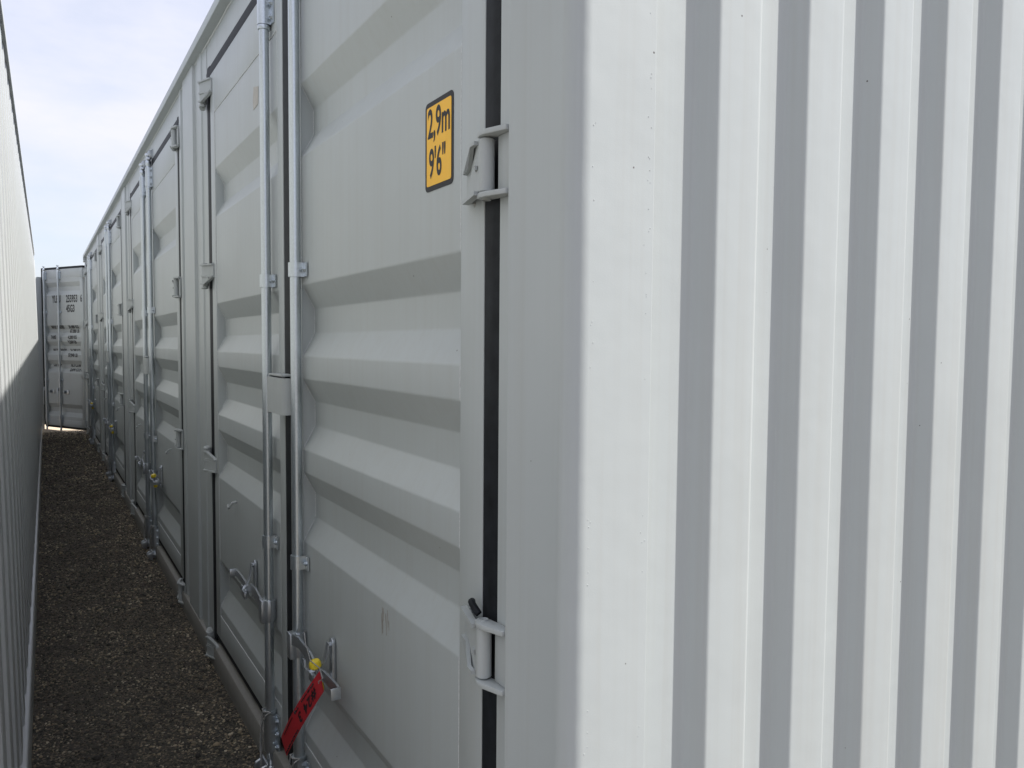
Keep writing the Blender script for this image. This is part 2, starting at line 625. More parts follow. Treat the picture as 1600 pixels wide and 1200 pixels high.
# end rails, roof, other long side, floor
for yy in (D2 + 0.004, YEND - 0.084):
    put('end_rail', MB().box(cx(0.814), cx(2.914), cy(yy), cy(yy + 0.08), 2.80, H - 0.02, 0.004).mesh('end_rail', 'paint'), con)
    put('end_rail', MB().box(cx(0.814), cx(2.914), cy(yy), cy(yy + 0.08), 0.0, 0.14, 0.004).mesh('end_rail', 'paint'), con)
prof = []
y = D2 + 0.16
while y < YEND - 0.2:
    prof += [(y, H - 0.012), (y + 0.09, H - 0.012), (y + 0.104, H - 0.030), (y + 0.195, H - 0.030), (y + 0.209, H - 0.012)]
    y += 0.21
put('roof', MB().sheet(prof, lambda u, v, a: (a, cy(u), v), [cx(0.70), cx(3.0)]).mesh('roof', 'paint'), con)
put('floor', MB().box(cx(0.75), cx(2.95), cy(D2 + 0.17), cy(YEND - 0.17), 0.12, 0.15).mesh('floor', 'interior'), con)
prof = []
y = D2 + 0.17
while y < YEND - 0.3:
    prof += [(y, 3.08), (y + 0.072, 3.08), (y + 0.14, 3.044), (y + 0.21, 3.044)]
    y += 0.278
prof.append((YEND - 0.17, 3.08))
put('side_wall', MB().sheet(fillet(prof, 0.01, 2), lambda u, v, a: (cx(v), cy(u), a), [0.15, H - 0.07]).mesh('side_wall', 'paint'), con)
for z0, z1 in ((0.0, 0.16), (H - 0.07, H - 0.004)):
    put('side_rail', MB().box(cx(3.02), cx(3.088), cy(D2 + 0.158), cy(YEND - 0.158), z0, z1, 0.004).mesh('side_rail', 'paint'), con)

# divider posts between the door pairs
def divider_outline():
    x0, xp = 0.6735, 0.660
    P = [(0.72, 3.6915), (x0, 3.6915), (x0, 3.80), (x0 - 0.006, 3.806), (x0 - 0.006, 3.90), (x0, 3.906), (x0, 3.985), (xp, 3.992), (xp, 4.275), (x0 + 0.004, 4.283), (x0 + 0.004, 4.395), (x0 - 0.006, 4.402), (x0 - 0.006, 4.44), (x0, 4.446), (x0, 4.5005), (0.72, 4.5005)]
    return P
dv = MB().prism([(cx(a), b - 4.096) for a, b in divider_outline()], lambda u, v, a: (u, v, a), 0.0985, 2.8515).mesh('divider_post', 'paint')
for k in range(3):
    put('divider_post', dv, con, (0, cy(4.096 + k * BAY), 0))

# ------------------------------------------------------------------ door leaves
def make_hinge(flip, mirror):
    """hinge at z = 0; leaf on +y, post on -y, outside is -x."""
    mb = MB()
    by, bx, r = -0.043, -0.021, 0.0142
    mb.lathe(bx, by, [(0, -0.045), (r - 0.002, -0.045), (r, -0.043), (r, 0.043), (r - 0.002, 0.045), (0, 0.045)], 20)
    mb.lathe(bx, by, [(0.008, -0.058), (0.008, 0.058)], 10)
    # knuckle plates welded to the post
    for s in (1, -1):
        z0 = 0.047 if s > 0 else -0.056
        pl = [(-0.006, -0.106), (-0.022, -0.106), (-0.037, -0.062), (-0.0385, -0.048), (-0.034, -0.033), (-0.022, -0.027), (-0.012, -0.034), (-0.006, -0.075)]
        mb.prism(pl, lambda u, v, a: (u, v, a), z0, z0 + 0.009, 0.0012)
    mb.box(-0.012, -0.005, -0.1055, -0.066, -0.0465, 0.0465, 0.001)
    # strap on the leaf: chamfered plate with ribs
    sg = -1 if flip else 1
    def sl_(u):
        if not mirror:
            return -0.006 - 0.026 * max(0.0, min(1.0, (0.004 - u) / 0.02))
        return -0.004 - 0.033 * max(0.0, min(1.0, (0.036 - u) / 0.066))
    def slab(poly, t0, t1):
        mb.prism(poly, lambda u, v, a: (sl_(u) + a, u, v), t0, t1)
    slab([(-0.036, -0.044 * sg), (0.052, -0.044 * sg), (0.052, 0.010 * sg), (0.036, 0.016 * sg), (-0.012, 0.042 * sg), (-0.036, 0.042 * sg)], -0.001, 0.0035)
    slab([(-0.036, -0.050 * sg), (0.052, -0.050 * sg), (0.052, -0.043 * sg), (-0.036, -0.043 * sg)], -0.010, 0.0036)
    slab([(-0.034, 0.035 * sg), (-0.013, 0.035 * sg), (0.034, 0.0095 * sg), (0.052, 0.003 * sg), (0.052, 0.0095 * sg), (0.036, 0.0155 * sg), (-0.0118, 0.0415 * sg), (-0.034, 0.0415 * sg)], -0.009, -0.0008)
    slab([(-0.032, -0.006), (0.000, -0.006), (0.012, -0.014), (0.016, -0.010), (0.002, 0.001), (-0.032, 0.001)], -0.006, -0.0008)
    if mirror:
        mb.prism([(-0.006, 0.052), (-0.002, 0.052), (-0.036, -0.03), (-0.0385, -0.03)], lambda u, v, a: (u if v > 0 else u, v, a), -0.0435 if sg > 0 else -0.008, 0.008 if sg > 0 else 0.0435)
    # weld gob
    for k in range(5):
        mb.lathe(-0.002 + random.uniform(-.002, .002), 0.036 + random.uniform(-.002, .002), [(0, -0.004 - 0.05 * sg + 0.006 * k * sg - 0.003), (0.005, -0.05 * sg + 0.006 * k * sg), (0, 0.004 - 0.05 * sg + 0.006 * k * sg + 0.003)], 7)
    return mb.mesh('hinge', 'hinge', mirror)

ROD_R = 0.0156
ROD_X = -0.0225
def make_rod(z0=0.205, z1=2.56):
    mb = MB()
    p = [(0, 0.012), (0.012, 0.012), (0.0165, 0.02), (0.0165, 0.05), (0.012, 0.058), (0.012, 0.082), (ROD_R, 0.09), (ROD_R, 0.222), (0.0205, 0.2225), (0.0215, 0.2285), (0.0205, 0.2345), (ROD_R, 0.235),
         (ROD_R, 2.528), (0.0195, 2.5285), (0.0205, 2.535), (0.0195, 2.5415), (ROD_R, 2.542), (ROD_R, 2.672), (0.0135, 2.676), (0.0135, 2.684), (0.018, 2.692), (0.018, 2.712), (0.0115, 2.724), (0.0115, 2.742), (0.019, 2.748), (0.021, 2.756), (0.018, 2.764), (0, 2.766)]
    mb.lathe(ROD_X, 0, p, 20)
    return mb.mesh('lock_rod', 'galv')
def make_guide(z0, z1, mirror=False):
    """saddle over the rod with a bolted flange on the -y side."""
    mb = MB()
    ro = 0.0208
    arc = []
    for k in range(13):
        a = math.pi * 0.5 + math.pi * k / 12          # half ring round the outside
        arc.append((ROD_X + ro * math.cos(a), ro * math.sin(a)))
    inner = [(ROD_X + (ro - 0.0045) * (x - ROD_X) / ro, (ro - 0.0045) * y_ / ro) for x, y_ in arc[::-1]]
    prof = [(-0.0008, 0.0208)] + arc + [(-0.0062, -0.0208), (-0.0062, -0.047), (-0.0008, -0.047), (-0.0008, -0.0165)] + inner + [(-0.0008, 0.0165)]
    mb.prism(prof, lambda u, v, a: (u, v, a), z0, z1)
    return mb
def add_bolts(mb, zsl):
    for z in zsl:
        for k in (0,):
            mb.prism([(0.0075 * math.cos(math.pi / 3 * i), 0.0075 * math.sin(math.pi / 3 * i)) for i in range(6)], lambda u, v, a: (a, -0.035 + u, z + v), -0.0125, -0.006)
            mb.prism([(0.0036 * math.cos(math.pi / 4 * i), 0.0036 * math.sin(math.pi / 4 * i)) for i in range(8)], lambda u, v, a: (a, -0.035 + u, z + v), -0.0165, -0.0124)
        mb.box(-0.012, -0.004, 0.0215, 0.030, z - 0.004, z + 0.004)
    return mb
rod_me = make_rod()
clamp_me = add_bolts(make_guide(-0.021, 0.021), [0.0]).mesh('rod_clamp', 'galv')
guide_me = add_bolts(make_guide(-0.064, 0.064), [-0.045, 0.0, 0.045]).mesh('rod_guide', 'galv')
def make_keeper(top):
    mb = MB()
    z0, z1 = (2.735, 2.79) if top else (0.006, 0.06)
    xo = 0.004 if top else -0.038
    for s in (-1, 1):
        mb.prism([(xo, z0), (xo, z1), (xo - 0.030, z1 - 0.012), (xo - 0.034, (z0 + z1) / 2), (xo - 0.020, z0)], lambda u, v, a: (u, a, v), s * 0.028 - 0.005, s * 0.028 + 0.005, 0.001)
    mb.box(xo - 0.006, xo, -0.038, 0.038, z0 - 0.006, z1 + 0.004, 0.0015)
    cam_ = [(-0.018, -0.010), (-0.022, 0.006), (-0.006, 0.014), (0.014, 0.012), (0.022, -0.002), (0.008, -0.013)]
    zc = 2.728 if top else 0.034
    mb.prism(cam_, lambda u, v, a: (ROD_X + v * 1.1, u * 1.25, a), zc - 0.006, zc + 0.008, 0.001)
    return mb.mesh('cam_keeper', 'steel')
keep_t, keep_b = make_keeper(True), make_keeper(False)

def make_cable(mirror):
    mb = MB()
    ph = [random.uniform(-.002, .002) for _ in range(20)]
    a = [(-0.026, -0.0225, 0.236), (-0.043, -0.020, 0.226), (-0.050, -0.008, 0.200), (-0.050, 0.006, 0.172), (-0.049, 0.014, 0.150)]
    b = [(-0.030, 0.021, 0.238), (-0.040, 0.029, 0.225), (-0.044, 0.030, 0.190), (-0.047, 0.022, 0.165), (-0.049, 0.016, 0.150)]
    tw1, tw2 = [], []
    for k in range(15):
        z = 0.150 - k * 0.0098
        t = k * 1.1
        tw1.append((-0.050 + 0.0022 * math.cos(t), 0.0155 + 0.0022 * math.sin(t) + 0.004 * math.sin(k * 0.4), z))
        tw2.append((-0.050 - 0.0022 * math.cos(t), 0.0155 - 0.0022 * math.sin(t) + 0.004 * math.sin(k * 0.4), z))
    c = [(-0.026, 0.0225, 0.232), (-0.046, 0.012, 0.2375), (-0.046, -0.012, 0.2375), (-0.026, -0.0225, 0.236)]
    mb.tube(a + tw1, 0.0024, 6)
    mb.tube(b + tw2, 0.0024, 6)
    mb.tube(c, 0.0024, 6)
    return mb.mesh('wire_cable', 'cable', mirror)

def make_frame(W, z0, z1, stile0, stile1, rail_b, rail_t, mirror):
    mb = MB()
    d = 0.055
    mb.box(0, d, 0, stile0, z0, z1, 0.003)
    mb.box(0, d, W - stile1, W, z0, z1, 0.003)
    mb.box(0.0004, d, stile0 - 0.003, W - stile1 + 0.003, z0 + 0.0005, rail_b, 0.002)
    mb.box(0.0004, d, stile0 - 0.003, W - stile1 + 0.003, rail_t, z1 - 0.0005, 0.002)
    return mb.mesh('side_door', 'paint', mirror)

def make_panel(W, recesses, stile0, stile1, rail_b, rail_t, mirror, depth=DEPTH):
    prof = fillet(panel_profile(recesses, rail_b - 0.001, rail_t + 0.001, depth), 0.016, 4)
    ys = [stile0 - 0.002, (stile0 + W - stile1) / 2, W - stile1 + 0.002]
    return MB().sheet(prof, lambda u, v, a: (u, a, v), ys).mesh('door_panel', 'paint', mirror)

def make_beads(W, recesses, stile0, stile1, rail_b, rail_t, mirror, depth=DEPTH):
    prof = fillet(panel_profile(recesses, rail_b, rail_t, depth), 0.016, 4)
    mb = MB()
    for yb in (stile0, W - stile1):
        mb.tube([(x - 0.0006, yb, z) for x, z in prof], 0.0019, 6)
    n = 24
    for zb in (rail_b, rail_t):
        mb.tube([(0.0012 + random.uniform(-.0006, .0004), stile0 + (W - stile0 - stile1) * k / n, zb + random.uniform(-.0007, .0007)) for k in range(n + 1)], 0.0019, 6)
    return mb.mesh('weld_bead', 'weld', mirror)

def make_gasket(W, z0, z1, hinge_gap, centre_gap, mirror):
    mb = MB()
    def strip(pts2, fn, a0, a1):
        mb.prism(pts2, fn, a0, a1)
    g = hinge_gap
    sec = [(0.030, -g + 0.0015), (0.002, -g + 0.0015), (-0.001, -g * 0.62), (-0.002, -g * 0.5), (0.001, -0.0015), (0.030, -0.0015)]
    strip(sec, lambda u, v, a: (u, v, a), z0 - 0.034, z1 + 0.044)
    if centre_gap:
        c = centre_gap
        sec = [(0.030, W + 0.0015), (0.002, W + 0.0015), (-0.001, W + c * 0.5), (0.002, W + c - 0.0015), (0.030, W + c - 0.0015)]
        strip(sec, lambda u, v, a: (u, v, a), z0 - 0.034, z1 + 0.044)
    sec = [(0.030, z1 + 0.001), (0.001, z1 + 0.001), (-0.001, z1 + 0.022), (0.003, z1 + 0.044), (0.030, z1 + 0.044)]
    strip(sec, lambda u, v, a: (u, a, v), -g + 0.002, W - 0.0005)
    sec = [(0.030, z0 - 0.001), (0.005, z0 - 0.001), (0.002, z0 - 0.016), (0.008, z0 - 0.034), (0.030, z0 - 0.034)]
    strip(sec, lambda u, v, a: (u, a, v), -g + 0.002, W - 0.0005)
    return mb.mesh('door_gasket', 'rubber', mirror)

def make_hook():
    mb = MB()
    mb.tube([(0.001, -0.012, 0.014), (-0.018, -0.012, 0.010), (-0.026, -0.008, -0.006), (-0.027, 0.004, -0.013), (-0.026, 0.016, -0.011), (-0.026, 0.024, -0.002)], 0.0048, 8)
    return mb.mesh('hook', 'hinge')
hook_me = make_hook()

def make_handle(mirror, is_open=False):
    """flat operating lever hinged on the rod; rod axis at y = 0, hub centre z = 0."""
    mb = MB()
    # hub clasp round the rod
    mb.prism([(ROD_X + 0.023 * math.cos(2 * math.pi * k / 16), 0.023 * math.sin(2 * math.pi * k / 16)) for k in range(16)], lambda u, v, a: (u, v, a), -0.040, 0.034, 0.001)
    mb.box(-0.052, -0.034, -0.020, 0.016, -0.042, 0.036, 0.002)
    # lever, towards -y and down behind the retainer
    path = [(-0.046, -0.012, 0.020), (-0.045, -0.090, 0.034), (-0.042, -0.180, 0.026), (-0.038, -0.225, 0.004), (-0.040, -0.300, 0.016), (-0.041, -0.400, 0.022), (-0.042, -0.425, 0.020)]
    for i in range(len(path) - 1):
        p, q = Vector(path[i]), Vector(path[i + 1])
        hh = 0.016 if i < 3 else 0.013
        mb.prism([(-0.003, -hh), (0.003, -hh), (0.003, hh), (-0.003, hh)], lambda u, v, a: tuple(p.lerp(q, a) + Vector((u, 0, v))), -0.01, 1.01)
    e = Vector(path[-1])
    mb.box(e.x - 0.022, e.x + 0.004, e.y - 0.003, e.y + 0.003, e.z - 0.016, e.z + 0.014, 0.001)
    return mb.mesh('lock_handle', 'steel', mirror)
def make_retainer(mirror):
    mb = MB()
    # back plate with rounded ends, pivot bolt and curved hasp strap
    pl = []
    for k in range(9):
        a = math.pi * k / 8
        pl.append((0.014 * math.cos(a), 0.060 + 0.014 * math.sin(a)))
    for k in range(9):
        a = math.pi + math.pi * k / 8
        pl.append((0.014 * math.cos(a), -0.060 + 0.014 * math.sin(a)))
    mb.prism(pl, lambda u, v, a: (a, u, v), -0.010, -0.0005, 0.001)
    for z in (0.056, -0.056):
        mb.prism([(0.008 * math.cos(math.pi / 4 * i), 0.008 * math.sin(math.pi / 4 * i)) for i in range(8)], lambda u, v, a: (a, u, z + v), -0.017, -0.0098, 0.001)
    strap = [(-0.018, 0.0, 0.062), (-0.021, 0.0, 0.040), (-0.028, 0.004, 0.010), (-0.042, 0.014, -0.012), (-0.060, 0.030, -0.020), (-0.068, 0.052, -0.012), (-0.066, 0.062, 0.004)]
    for i in range(len(strap) - 1):
        p, q = Vector(strap[i]), Vector(strap[i + 1])
        mb.prism([(-0.002, -0.009), (0.002, -0.009), (0.002, 0.009), (-0.002, 0.009)], lambda u, v, a: tuple(p.lerp(q, a) + Vector((u, v, 0))), -0.04, 1.04)
    mb.box(-0.052, -0.010, -0.010, 0.018, -0.040, -0.030, 0.002)
    mb.box(-0.056, -0.046, -0.008, 0.052, -0.052, -0.028, 0.002)
    return mb.mesh('handle_retainer', 'steel', mirror)

def make_lock_box():
    """cover of the padlock box, bridging the two leaves (local to a leaf: y from hinge)."""
    mb = MB()
    prof = [(-0.003, -0.095), (-0.040, -0.095), (-0.050, -0.088), (-0.054, -0.078), (-0.054, 0.082), (-0.050, 0.086), (-0.044, 0.088), (-0.044, 0.083), (-0.048, 0.080), (-0.048, -0.074), (-0.044, -0.086), (-0.036, -0.090), (-0.003, -0.090)]
    mb.prism(prof, lambda u, v, a: (u, v, a), -0.056, 0.056)
    mb.box(-0.0478, -0.004, -0.089, 0.079, 0.047, 0.0515, 0.001)
    mb.box(-0.0465, -0.004, -0.060, 0.090, 0.060, 0.066, 0.001)
    mb.box(-0.046, -0.003, 0.091, 0.097, -0.062, 0.066, 0.001)
    # weld spatter along the free edge
    for k in range(9):
        zz = -0.03 + random.uniform(-0.02, 0.03)
        mb.lathe(-0.006 - random.random() * 0.006, -0.0955, [(0, zz - 0.004), (0.0035, zz), (0, zz + 0.004)], 6)
    return mb.mesh('lock_box', 'hinge')
lock_me = make_lock_box()

STILE0, STILE1N, STILE1F = 0.088, 0.128, 0.060
RAIL_B, RAIL_T = 0.262, 2.510
HINGE_Z = [zs(z) for z in (2.553, 1.785, 0.990, 0.172)]
near_meshes = dict(
    frame=make_frame(NEAR_W, DOOR_B, DOOR_T, STILE0, STILE1N, RAIL_B, RAIL_T, False),
    panel=make_panel(NEAR_W, RECESS, STILE0, STILE1N, RAIL_B, RAIL_T, False),
    beads=make_beads(NEAR_W, RECESS, STILE0, STILE1N, RAIL_B, RAIL_T, False),
    gasket=make_gasket(NEAR_W, DOOR_B, DOOR_T, 0.060, 0.0655, False),
    hinge=[make_hinge(False, False), make_hinge(True, False)], handle=make_handle(False), retainer=make_retainer(False), cable=make_cable(False))
far_meshes = dict(
    frame=make_frame(FAR_W, DOOR_B, DOOR_T, STILE0, STILE1F, RAIL_B, RAIL_T, True),
    panel=make_panel(FAR_W, RECESS, STILE0, STILE1F, RAIL_B, RAIL_T, True),
    beads=make_beads(FAR_W, RECESS, STILE0, STILE1F, RAIL_B, RAIL_T, True),
    gasket=make_gasket(FAR_W, DOOR_B, DOOR_T, 0.0784, 0.0, True),
    hinge=[make_hinge(True, True), make_hinge(False, True)], handle=make_handle(True), retainer=make_retainer(True), cable=make_cable(False))

HANDLE_Z = 0.588
def build_leaf(bay, near):
    ms = near_meshes if near else far_meshes
    sg = 1 if near else -1
    y0 = (NEAR_H if near else FAR_H) + bay * BAY
    d = put('side_door', ms['frame'], con, (0, cy(y0), 0))
    put('door_panel', ms['panel'], d)
    put('weld_bead', ms['beads'], d)
    put('door_gasket', ms['gasket'], d)
    for i, z in enumerate(HINGE_Z):
        put('hinge', ms['hinge'][0 if i < 2 else 1], d, (0, 0, z))
    ry = (1.0775 if near else 1.0356) * sg
    put('lock_rod', rod_me, d, (0, ry, 0))
    for z in ((1.716, 0.838) if near else (1.706, 0.824)):
        put('rod_clamp', clamp_me, d, (0, ry, z))
    put('rod_guide', guide_me, d, (0, ry, 2.607))
    put('rod_guide', guide_me, d, (0, ry, 0.158))
    put('cam_keeper', keep_t, d, (0, ry, 0))
    put('cam_keeper', keep_b, d, (0, ry, 0))
    put('wire_cable', ms['cable'], d, (0, ry, 0))
    put('lock_handle', ms['handle'], d, (0, ry, HANDLE_Z))
    put('handle_retainer', ms['retainer'], d, (0, ry - 0.266 * sg, HANDLE_Z + 0.028))
    if not (near and bay == 0):
        put('hook', hook_me, d, (0, 0.43 * sg if not near else 0.40, 0.835))
    if not near:
        put('lock_box', lock_me, d, (0, 2.368 - FAR_H, 1.336))
    return d
leaves = {}
for bay in range(4):
    leaves[(bay, True)] = build_leaf(bay, True)
    leaves[(bay, False)] = build_leaf(bay, False)

# height sticker on the nearest leaf
def rounded(w, h, r, n=5):
    P = []
    for cxx, cyy, a0 in ((w / 2 - r, h / 2 - r, 0), (-w / 2 + r, h / 2 - r, 90), (-w / 2 + r, -h / 2 + r, 180), (w / 2 - r, -h / 2 + r, 270)):
        for k in range(n + 1):
            a = R(a0 + 90 * k / n)
            P.append((cxx + r * math.cos(a), cyy + r * math.sin(a)))
    return P
leaf = leaves[(0, True)]
SY, SZ, SW, SH = 1.341 - NEAR_H, 1.8935, 0.121, 0.176
st = put('height_sticker', MB().prism(rounded(SW, SH, 0.011), lambda u, v, a: (a, SY + u, SZ + v), 0.0008, 0.0019).mesh('height_sticker', 'black'), leaf)
st['label'] = 'yellow height sticker reading 2,9m and 9\'6" with a black border'
put('sticker_face', MB().prism(rounded(SW - 0.015, SH - 0.020, 0.005), lambda u, v, a: (a, SY + u, SZ + v), 0.0003, 0.0007).mesh('sticker_face', 'yellow'), leaf)
def fit_text(name, txt, width, height, mat, parent, x, yl, zb, bold):
    me = text_mesh(name, txt, 1.0, mat, bold, 1.0, 1.0, 0.0)
    xs = [v.co.x for v in me.vertices]
    ys = [v.co.y for v in me.vertices]
    capm = text_mesh('cap', '9', 1.0, mat, bold, 1.0, 1.0, 0.0)
    cap = max(v.co.y for v in capm.vertices) - min(v.co.y for v in capm.vertices)
    capb = min(v.co.y for v in capm.vertices)
    bpy.data.meshes.remove(capm)
    for v in me.vertices:
        v.co.x = (v.co.x - min(xs)) * width / (max(xs) - min(xs))
        v.co.y = (v.co.y - capb) * height / cap
    return wall_text(name, me, parent, x, yl, zb)
fit_text('lettering', '2,9m', 0.096, 0.060, 'black', leaf, 0.0, SY + 0.048, SZ + 0.0145, 0.022)
fit_text('lettering', '9\'6"', 0.072, 0.060, 'black', leaf, 0.0, SY + 0.042, SZ - 0.0645, 0.022)
sc_ = MB().tube([(-0.014, 0.012, 1.0315), (-0.0185, 0.006, 1.0335), (-0.0215, -0.001, 1.0330), (-0.0225, -0.008, 1.0305), (-0.022, -0.016, 1.0260), (-0.020, -0.023, 1.0200)], 0.0065, 10)
put('rubber_scrap', sc_.mesh('rubber_scrap', 'rubber'), leaf)
sm = MB()
for _ in range(9):
    yy, zz = 1.62 - NEAR_H + random.gauss(0, 0.012), 0.86 + random.gauss(0, 0.012)
    ln, wd = random.uniform(0.012, 0.045), random.uniform(0.0006, 0.0012)
    sm.prism([(-wd, 0), (0, -ln), (wd, 0), (0, ln * 0.4)], lambda u, v, a: (a, yy + u + v * 0.08, zz + v), 0.0008, 0.0018)
put('scuff_mark', sm.mesh('scuff_mark', 'rust'), leaf)['kind'] = 'stuff'
# torn paper label behind the rod of the next leaf
lf = leaves[(0, False)]
put('paper_label', MB().prism([(-0.035, 0.025), (0.0, 0.032), (0.045, 0.02), (0.03, -0.045), (-0.03, -0.04)], lambda u, v, a: (a, 2.80 - FAR_H + v, 2.372 + u), 0.0005, 0.0018).mesh('paper_label', 'paper'), lf)

# ------------------------------------------------------------------ open end door at the far end
EW = 1.14
E_REC = [(2.27, 2.48), (1.58, 1.77), (1.28, 1.50), (0.98, 1.19), (0.25, 0.46)]
E_B, E_T = 0.085, 2.700
ed = put('end_door', make_frame(EW, E_B, E_T, 0.08, 0.07, 0.19, 2.55, False), con, (cx(0.622), cy(14.02), 0), (0, 0, R(28.6)))
ed['label'] = 'end door swung wide open across the passage, with container number'
put('door_panel', make_panel(EW, E_REC, 0.08, 0.07, 0.19, 2.55, False), ed)
put('weld_bead', make_beads(EW, E_REC, 0.08, 0.07, 0.19, 2.55, False), ed)
mb = MB()
for a in ((EW + 0.0005, EW + 0.035, E_B - 0.004, E_T + 0.034), (-0.004, EW + 0.0004, E_T + 0.0005, E_T + 0.034), (-0.004, EW + 0.0004, E_B - 0.034, E_B - 0.0005)):
    mb.box(-0.002, 0.05, *a)
put('door_gasket', mb.mesh('door_gasket', 'rubber'), ed)
hm = MB()
hm.lathe(-0.012, -0.020, [(0, -0.06), (0.015, -0.06), (0.015, 0.06), (0, 0.06)], 14)
hm.prism([(-0.022, -0.055), (0.075, -0.045), (0.075, 0.045), (-0.022, 0.055)], lambda u, v, a: (a, u, v), -0.012, -0.0005, 0.001)
hm.box(-0.01, 0.004, -0.07, -0.022, -0.055, 0.055, 0.001)
hm = hm.mesh('hinge', 'hinge')
for z in (2.60, 1.78, 0.95, 0.16):
    put('hinge', hm, ed, (0, 0, z))
ehm = MB()
ehm.box(-0.050, -0.030, -0.02, 0.02, -0.03, 0.03, 0.003)
ehm.prism([(-0.014, 0.02), (0.014, 0.02), (0.011, -0.27), (-0.011, -0.27)], lambda u, v, a: (a, u, v), -0.058, -0.051, 0.001)
ehm.lathe(-0.03, 0, [(0.026, 0.012), (0.028, 0.02), (0.026, 0.03)], 14)
ehm = ehm.mesh('lock_handle', 'steel')
erm = MB()
erm.box(-0.012, -0.0005, -0.05, 0.05, -0.03, 0.03, 0.002)
erm.box(-0.05, -0.012, 0.02, 0.035, -0.02, 0.025, 0.002)
erm = erm.mesh('handle_retainer', 'steel')
for t in (0.651, 1.058):
    put('lock_rod', rod_me, ed, (0, t, 0))
    for z in (1.99, 0.86):
        put('rod_clamp', clamp_me, ed, (0, t, z))
    put('rod_guide', guide_me, ed, (0, t, 2.60))
    put('rod_guide', guide_me, ed, (0, t, 0.20))
    put('lock_handle', ehm, ed, (0, t + 0.03, 0.70))
    put('handle_retainer', erm, ed, (0, t - 0.16, 0.66))
def profile_at(z):
    for a, b in E_REC:
        if a <= z <= b:
            if z < a + 0.07:
                k = (z - a) / 0.07
                return 0.002 + (DEPTH - 0.002) * k, math.atan((DEPTH - 0.002) / 0.07)
            if z > b - 0.07:
                k = (b - z) / 0.07
                return 0.002 + (DEPTH - 0.002) * k, -math.atan((DEPTH - 0.002) / 0.07)
            return DEPTH, 0
    return 0.002, 0
def door_line(txt, yl, z, size, xs=0.85, bold=0.012):
    me = text_mesh('lettering', txt, size, 'lettering', bold * size, xs, 1.05, 0.0002)
    x, ang = profile_at(z + size * 0.35)
    o = wall_text('lettering', me, ed, x - 0.0025, yl, z + size * 0.35, ang)
    for v in me.vertices:
        v.co.y -= size * 0.35
    return o
door_line('YLEU', 0.868, 2.150, 0.165, 0.62, 0.03)
door_line('255953', 0.470, 2.150, 0.165, 0.62, 0.03)
door_line('6', 0.075, 2.150, 0.165, 0.62, 0.03)
door_line('45G3', 0.470, 1.990, 0.165, 0.62, 0.03)
for l, a, b in ((1.715, 'MAX. GROSS', '30,480 KG'), (1.645, '', '67,200 LB'), (1.545, 'TARE', '4,200 KG'), (1.468, '', '9,260 LB'),
                (1.325, 'MAX. CARGO', '26,280 KG'), (1.250, '', '57,940 LB'), (1.085, 'CU. CAP.', '76.3 CU.M'), (1.010, '', '2,694 CU.FT')):
    if a:
        door_line(a, 0.93, l, 0.078, 0.78, 0.04)
    door_line(b, 0.44, l, 0.078, 0.78, 0.04)

# ------------------------------------------------------------------ plain container on the left
LANG = -0.0072
lc = bpy.data.objects.new('shipping_container', None)
COL.objects.link(lc)
lc.location = (-0.064, 0.95, 0)
lc.rotation_euler = (0, R(-1.0), LANG)
thing(lc, 'white container with closely corrugated blank side wall, left of the gravel passage', 'shipping container')
LL = 13.25
prof = []
y = 0.165
per = 0.278
while y < LL - 0.45:
    prof += [(y, -0.018), (y + 0.125, -0.018), (y + 0.140, -0.054), (y + 0.264, -0.054)]
    y += per
prof += [(y, -0.014), (LL - 0.162, -0.028)]
put('side_wall', MB().sheet(fillet(prof, 0.004, 2), lambda u, v, a: (v, u, a), [0.158, 1.0, 1.9, H - 0.044]).mesh('side_wall', 'paint_far'), lc)
put('bottom_rail', MB().prism([(-0.10, 0.004), (-0.004, 0.004), (-0.004, 0.152), (-0.008, 0.157), (-0.10, 0.157)], lambda u, v, a: (u, a, v), 0.163, LL - 0.163, 0.002).mesh('bottom_rail', 'paint_far'), lc)
put('top_rail', MB().box(-0.11, -0.004, 0.163, LL - 0.163, H - 0.045, H - 0.004, 0.003).mesh('top_rail', 'paint_far'), lc)
for yy in (0.0, LL - 0.162):
    put('corner_post', MB().box(-0.165, -0.008, yy + 0.004, yy + 0.158, 0.1185, H - 0.1185, 0.01).mesh('corner_post', 'paint_far'), lc)
    put('corner_post', MB().box(-2.436, -2.275, yy + 0.004, yy + 0.158, 0.1185, H - 0.1185, 0.01).mesh('corner_post', 'paint_far'), lc)
cast2 = cast.copy()
cast2.materials.clear()
cast2.materials.append(M['paint_far'])
for xx in (-0.208, -2.438):
    for yy in (0.0, LL - 0.162):
        for zz in (0.0, H - 0.118):
            put('corner_casting', cast2, lc, (xx, yy, zz))
prof = []
y = 0.16
while y < LL - 0.36:
    prof += [(y, H - 0.008), (y + 0.09, H - 0.008), (y + 0.104, H - 0.026), (y + 0.195, H - 0.026)]
    y += 0.21
put('roof', MB().sheet(prof, lambda u, v, a: (a, u, v), [-2.36, -0.08]).mesh('roof', 'paint_far'), lc)
